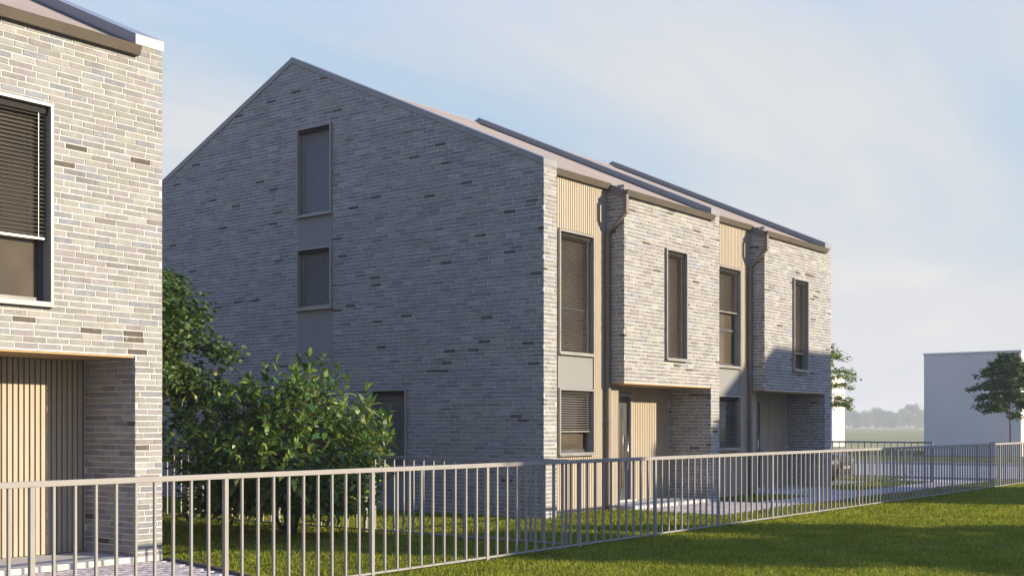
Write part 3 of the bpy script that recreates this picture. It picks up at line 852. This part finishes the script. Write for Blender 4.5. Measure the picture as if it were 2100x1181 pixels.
tree('maple_tree', (10.6, 17.0, 0), 4.75, 2.45, 1.9, 'leafy green tree between the houses, half hidden by the near brick house', None, 84, 15, 56, 0.105, 0.085, 3)
tree('maple_tree', (60.7, 16.1, 0), 5.4, 1.65, 2.05, 'small round-crowned tree in front of the grey block at the right edge', None, 54, 12, 20, 0.15, 0.05, 8)
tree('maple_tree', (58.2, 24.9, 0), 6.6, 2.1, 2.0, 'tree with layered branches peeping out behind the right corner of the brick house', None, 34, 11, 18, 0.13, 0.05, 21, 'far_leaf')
tree('maple_tree', (22.45, -7.6, 0), 7.9, 2.25, 1.3, 'tall dense tree standing out of view across the lawn, left one of two', 'shade trees across the lawn', 64, 12, 30, 0.28, 0.12, 31)
tree('maple_tree', (25.3, -6.6, 0), 5.6, 1.7, 1.0, 'tall dense tree standing out of view across the lawn, right one of two', 'shade trees across the lawn', 44, 11, 26, 0.26, 0.10, 33)

# ------------------------------------------------------------------ bush
def bush(loc, rad, h, label, seed=5, n_shoot=760):
    r = random.Random(seed)
    B = empty('leafy_bush', loc); tag(B, label, 'bush')
    st = MB(); P, Dr, Ln = [], [], []
    stems = []
    for i in range(16):
        az = r.uniform(0, 6.28); el = r.uniform(.35, 1.35); ln = r.uniform(.6, .95)
        tip = Vector((math.cos(az) * math.cos(el) * rad * 1.0 * ln, math.sin(az) * math.cos(el) * rad * ln, .15 + math.sin(el) * (h - .3) * ln))
        b0 = Vector((r.uniform(-.12, .12), r.uniform(-.12, .12), -0.03))
        mid = b0.lerp(tip, .45) + Vector((0, 0, .18)) + Vector((r.uniform(-.1, .1), r.uniform(-.1, .1), 0))
        st.tube([tuple(b0), tuple(b0.lerp(mid, .5)), tuple(mid), tuple(tip)], [.022, .018, .013, .006], 5); stems.append((b0, mid, tip))
    for i in range(n_shoot):
        # shoots fill an uneven dome; low skirt kept off the ground
        az = r.uniform(0, 6.28); el = math.asin(r.uniform(-0.62, 1.0)); q = r.uniform(.45, 1.0) ** .6
        lobe = 1 + .17 * math.sin(3 * az + 1.1) + .16 * math.sin(6 * el + 2 * az) + r.gauss(0, .07)
        lobe *= 0.66 + 0.34 * max(0.0, min(1.0, (math.sin(el) + 0.62) / 0.75)) if el < 0.13 else 1.0
        c = Vector((math.cos(az) * math.cos(el) * rad * q * lobe, math.sin(az) * math.cos(el) * rad * q * lobe, .92 + math.sin(el) * (h - 1.05) * q * lobe))
        if c.z < .22: c.z = r.uniform(.2, .5)
        out = Vector((c.x, c.y, (c.z - .75) * .9)).normalized()
        d = (out + Vector((r.gauss(0, .4), r.gauss(0, .4), .6 + r.gauss(0, .3)))).normalized()
        sl = r.uniform(.16, .36) * (1.35 if i % 9 == 0 else 1.0)
        st.tube([tuple(c - d * sl * .8), tuple(c), tuple(c + d * sl)], [.006, .005, .003], 3, cap=False)
        if q > .5:
            s_ = min(stems, key=lambda s: (s[2] - c).length); st.tube([tuple(s_[1].lerp(s_[2], r.uniform(.2, .9))), tuple(c - d * sl * .8)], [.007, .005], 3, cap=False)
        nl = r.randint(8, 14)
        for k in range(nl):
            s_ = (k + 1) / nl
            ta = k * 2.4 + r.uniform(-.4, .4)
            a = d.cross(Vector((0, 0, 1)) if abs(d.z) < .95 else Vector((1, 0, 0))).normalized(); b = d.cross(a)
            ld = d * (.25 + .75 * s_ ** 2) + (a * math.cos(ta) + b * math.sin(ta)) * (1.1 - .6 * s_) + Vector((0, 0, r.gauss(-.05, .15)))
            P.append(c + d * sl * (s_ * 1.5 - .5)); Dr.append(ld.normalized()); Ln.append(r.uniform(.13, .26) * (1.1 - .3 * s_))
    st.build('stem', M['bark'], B)
    # the leaves nearest to the camera are pieces of their own, the rest one mass
    score = []
    for i, p in enumerate(P):
        w = Vector(loc) + p; score.append((w.dot(F) - 3.0 * (p.z > 1.9) - Ln[i] * 6, i))
    score.sort(); near = set(i for _, i in score[:300])
    lv, lf = leaf_arrays(np.zeros((1, 3)), np.array([[1.0, 0, 0]]), np.array([1.0]), np.array([.36]), .2, .12)
    lm = np_mesh('leaf', lv, lf, 3, M['bush_leaf'], smooth=True)
    for i in sorted(near):
        o = link('leaf', lm, None, B, tuple(P[i]))
        o.rotation_mode = 'QUATERNION'; o.rotation_quaternion = Vector(Dr[i]).to_track_quat('X', 'Z'); o.scale = (Ln[i] * 1.12,) * 3
    rest = [i for i in range(len(P)) if i not in near]
    Pa = np.array([tuple(P[i]) for i in rest]); Da = np.array([tuple(Dr[i]) for i in rest]); La = np.array([Ln[i] for i in rest])
    v, f = leaf_arrays(Pa, Da, La, La * .36, .2, .12)
    o = link('foliage', np_mesh('foliage', v, f, 3, M['bush_leaf'], smooth=True), None, B); o['kind'] = 'stuff'
    return B
bush((12.72, 14.15, 0), 1.68, 2.5, 'big glossy-leaved round bush on the lawn between the houses, behind the fence')

# ------------------------------------------------------------------ far trees
def far_tree(loc, h, w, label, seed):
    r = random.Random(seed); T = empty('far_tree', loc); tag(T, label, 'tree', 'misty trees along the far field')
    MB().tube([(0, 0, -.1), (0, 0, h * .5), (r.uniform(-.2, .2), 0, h * .8)], [.42, .3, .12], 5).build('trunk', M['bark'], T)
    P, Dr = [], []
    lobes = [(r.uniform(-.38, .38) * w, r.uniform(-.3, .3) * w, h * r.uniform(.10, .84), w * r.uniform(.14, .26)) for _ in range(24)]
    for (x, y, z, q) in lobes:
        for _ in range(150):
            d = Vector((r.gauss(0, 1), r.gauss(0, 1), r.gauss(0, 1))).normalized() * q * r.uniform(.5, 1.15)
            P.append((x + d.x, y + d.y, max(.6, z + d.z * .9))); Dr.append((r.gauss(0, 1), r.gauss(0, 1), r.gauss(0, .8) + .2))
    P = np.array(P); Dr = np.array(Dr); Ln = rng.uniform(.7, 1.7, len(P))
    v, f = leaf_arrays(P, Dr, Ln, Ln * .75, .15, 0, True)
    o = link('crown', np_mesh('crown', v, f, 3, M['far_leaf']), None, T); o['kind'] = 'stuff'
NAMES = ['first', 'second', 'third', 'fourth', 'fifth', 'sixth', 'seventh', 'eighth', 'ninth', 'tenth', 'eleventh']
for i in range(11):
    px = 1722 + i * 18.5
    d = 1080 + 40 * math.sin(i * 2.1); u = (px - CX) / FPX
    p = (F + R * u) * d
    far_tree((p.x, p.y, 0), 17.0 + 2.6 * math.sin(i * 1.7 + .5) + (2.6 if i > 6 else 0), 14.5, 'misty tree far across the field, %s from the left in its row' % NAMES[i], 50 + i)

# ------------------------------------------------------------------ car
t = MT('car_paint', 0.35, 0.0, 0.15); t.b.inputs['Coat Weight'].default_value = 0.35; t.b.inputs['Coat Roughness'].default_value = 0.08
t.color((0.035, 0.027, 0.02)); M['car_paint'] = t.m
metal('tyre', (0.02, 0.02, 0.02), 0.85); metal('chrome', (0.75, 0.75, 0.76), 0.15, 0.5, 0.03, 5, 1.0); metal('black_plastic', (0.018, 0.018, 0.018), 0.55)
t = MT('lamp_glass', 0.06, 0, 0.8); t.color((0.25, 0.28, 0.31)); t.b.inputs['Coat Weight'].default_value = 1.0; M['lamp_glass'] = t.m
def car(loc):
    C = empty('parked_car', loc); tag(C, 'dark brown car parked behind the right corner of the brick house', 'car')
    # half sections along y (nose at 0): (y, half width, z sill, z shoulder, z top, top half width)
    st = [(0.0, .62, .30, .66, .74, .50), (.10, .80, .24, .72, .84, .62), (.35, .90, .22, .80, .93, .70), (.8, .93, .21, .86, .99, .74), (1.25, .94, .21, .92, 1.05, .76),
          (1.95, .94, .21, .95, 1.46, .62), (2.6, .94, .21, .96, 1.52, .63), (3.4, .94, .21, .97, 1.50, .62), (4.05, .92, .22, .97, 1.36, .56), (4.4, .86, .28, .95, 1.05, .60), (4.52, .74, .36, .80, .90, .55)]
    v, f = [], []
    for (y, w, zs, zh, zt, wt) in st:
        half = [(0, zs), (w * .82, zs), (w, zs + .12), (w, (zs + zh) / 2), (w * .97, zh), (wt + (w - wt) * .25, zh + (zt - zh) * .35), (wt, zt - (zt - zh) * .08), (wt * .55, zt), (0, zt + .01)]
        ring = half + [(-a, b) for a, b in reversed(half[1:-1])]
        v += [(a, y, b) for a, b in ring]
    k = 16
    for i in range(len(st) - 1):
        for j in range(k): f.append((i * k + j, i * k + (j + 1) % k, (i + 1) * k + (j + 1) % k, (i + 1) * k + j))
    f.append(tuple(range(k))); f.append(tuple(range((len(st) - 1) * k + k - 1, (len(st) - 1) * k - 1, -1)))
    m = MB(); m.v, m.f = v, f
    body = m.build('body', M['car_paint'], C, smooth=True); sb = body.modifiers.new('subdiv', 'SUBSURF'); sb.levels = sb.render_levels = 2
    # windscreen and side windows as slightly proud sheets
    MB().quad((-.60, 1.36, 1.085), (.60, 1.36, 1.085), (.52, 1.93, 1.44), (-.52, 1.93, 1.44)).build('windscreen', M['glass'], C)
    for s in (-1, 1):
        MB().poly([(s * .905, 1.55, 1.03), (s * .905, 4.0, 1.06), (s * .70, 3.75, 1.40), (s * .68, 2.05, 1.41)]).build('side_window', M['glass'], C)
        hl = MB(); y0 = .10
        pts = [(s * .80, .06, .70), (s * .45, -.005, .66), (s * .47, .01, .58), (s * .84, .09, .59)]
        back = [(a, b + .12, c) for a, b, c in pts]
        hl.poly(pts); hl.poly(list(reversed(back)))
        for i in range(4): hl.poly([pts[i], pts[(i + 1) % 4], back[(i + 1) % 4], back[i]])
        h = hl.build('headlight', M['lamp_glass'], C, bevel=.008)
        MB().tube([(s * .66, .0, .635), (s * .66, .05, .635)], .038, 12).build('lamp', M['chrome'], h)
        MB().box(s * .93 - .0, s * .93 + s * .17, 1.42, 1.52, .98, 1.10).build('mirror', M['car_paint'], C, bevel=.03)
        for yw in (.88, 3.62):
            w = empty('wheel', (s * .84, yw, .33)); w.parent = C
            ty = MB()
            prof = [(-.11, .22), (-.11, .31), (-.08, .335), (.08, .335), (.11, .31), (.11, .22)]
            for a in range(24):
                t0, t1 = a * math.tau / 24, (a + 1) * math.tau / 24
                for (p, q), (p2, q2) in zip(prof[:-1], prof[1:]):
                    ty.quad((p, q * math.cos(t0), q * math.sin(t0)), (p2, q2 * math.cos(t0), q2 * math.sin(t0)), (p2, q2 * math.cos(t1), q2 * math.sin(t1)), (p, q * math.cos(t1), q * math.sin(t1)))
            ty.build('tyre', M['tyre'], w, smooth=True)
            rm = MB().tube([(s * .06, 0, 0), (s * .115, 0, 0)], .06, 12)
            for a in range(10):
                tt = a * math.tau / 10; c_, s2 = math.cos(tt), math.sin(tt)
                rm.poly([(s * .10, c_ * .05 - s2 * .022, s2 * .05 + c_ * .022), (s * .10, c_ * .05 + s2 * .022, s2 * .05 - c_ * .022), (s * .095, c_ * .225 + s2 * .03, s2 * .225 - c_ * .03), (s * .095, c_ * .225 - s2 * .03, s2 * .225 + c_ * .03)])
            for a in range(24):
                t0, t1 = a * math.tau / 24, (a + 1) * math.tau / 24
                rm.quad((s * .10, .215 * math.cos(t0), .215 * math.sin(t0)), (s * .115, .235 * math.cos(t0), .235 * math.sin(t0)), (s * .115, .235 * math.cos(t1), .235 * math.sin(t1)), (s * .10, .215 * math.cos(t1), .215 * math.sin(t1)))
            rm.build('rim', M['chrome'], w)
    gr = MB()
    for z in (.33, .38, .43, .52, .57, .62):
        hw = .62 if z < .45 else .40
        gr.box(-hw, hw, -.035, .06, z, z + .018)
    gr.build('grille', M['black_plastic'], C)
    MB().box(-.68, .68, -.03, .10, .255, .29).build('bumper_lip', M['black_plastic'], C, bevel=.01)
    MB().box(-.26, .26, -.05, -.035, .445, .515).build('number_plate', M['frame_metal'], C, bevel=.004)
    return C
car((33.75, 13.55, 0.012))

# ------------------------------------------------------------------ lawn grass
def in_rect(x, y, r): return (x > r[0]) & (x < r[1]) & (y > r[2]) & (y < r[3])
def make_grass():
    n_try = 760000
    # sample in distance and bearing so that density falls off with distance
    u = rng.uniform(0, 1, n_try)
    d0, d1 = 11.5, 52.0
    d = (d0 ** .55 + u * (d1 ** .55 - d0 ** .55)) ** (1 / .55)
    b = rng.uniform(-0.47, 0.47, n_try)
    Fx, Fy, Rx, Ry = F.x, F.y, R.x, R.y
    x = (Fx + Rx * b) * d; y = (Fy + Ry * b) * d
    keep = np.ones(n_try, bool)
    cx = 9.29 - 0.17 * (12.636 - y) - 0.035 * (12.636 - y) ** 2
    keep &= ~((y > 9.75) & (y < Y0) & (x < cx + 0.05))
    for r_ in ((20.25, 38.2, 10.55, 11.78), (20.25, 24.13, 11.7, 13), (26.90, 30.4, 11.7, 13), (35.5, 38.2, 11.7, 13.2), (30.6, 35.6, 13.25, 24), (38.0, 53.05, -200, 400),
               (17.41, 30.43, Y0 + D + .0, 26), (17.41, 17.83, Y0 - .01, 26), (20.1, 24.13, Y0 - .01, 26), (26.4, 30.43, Y0 - .01, 26), (-5, 9.26, Y0 - .01, 26)):
        keep &= ~in_rect(x, y, r_)
    # ragged low-frequency thinning
    keep &= (np.sin(x * 1.9 + 3 * np.sin(y * .7)) * np.sin(y * 2.3 + 2 * np.sin(x * .9)) + rng.uniform(-1, 1.6, n_try)) > -0.75
    x, y, d = x[keep], y[keep], d[keep]; n = len(x)
    hgt = rng.uniform(.028, .068, n) * (1 + .18 * np.sin(x * 1.3) * np.sin(y * 1.7)) * np.clip(d / 20, .9, 1.25)
    wid = rng.uniform(.0035, .0075, n) * np.clip(d / 13, 1, 3.2)
    a = rng.uniform(0, 2 * np.pi, n); la = rng.uniform(0, 2 * np.pi, n); ln = np.abs(rng.normal(0, .45, n)) * hgt
    base = np.stack([x, y, np.full(n, -.004)], 1); sx_ = np.stack([np.cos(a) * wid, np.sin(a) * wid, np.zeros(n)], 1)
    tip = base + np.stack([np.cos(la) * ln, np.sin(la) * ln, hgt], 1)
    mid = base + (tip - base) * np.array([.45, .45, .6])
    v = np.stack([base - sx_, base + sx_, mid + sx_ * .8, tip, mid - sx_ * .8], 1).reshape(-1, 3)
    f = (np.array([0, 1, 2, 0, 2, 4, 4, 2, 3])[None] + 5 * np.arange(n)[:, None]).ravel()
    o = link('lawn_grass', np_mesh('lawn_grass', v, f, 3, M['grass_blade']))
    tag(o, 'short green lawn grass on both sides of the fence', 'grass', None, 'stuff')
make_grass()

# ------------------------------------------------------------------ haze
t = bpy.data.materials.new('haze'); t.use_nodes = True
nt = t.node_tree; nt.nodes.remove(nt.nodes['Principled BSDF'])
pv = nt.nodes.new('ShaderNodeVolumePrincipled'); pv.inputs['Color'].default_value = (0.93, 0.95, 0.98, 1); pv.inputs['Density'].default_value = 0.00058
nt.links.new(pv.outputs[0], nt.nodes['Material Output'].inputs['Volume'])
hz = MB().box(-920, 2520, -920, 2520, -1.0, 24.0).build('haze', t)
tag(hz, 'thin pale haze lying over the far field', 'haze', None, 'stuff')
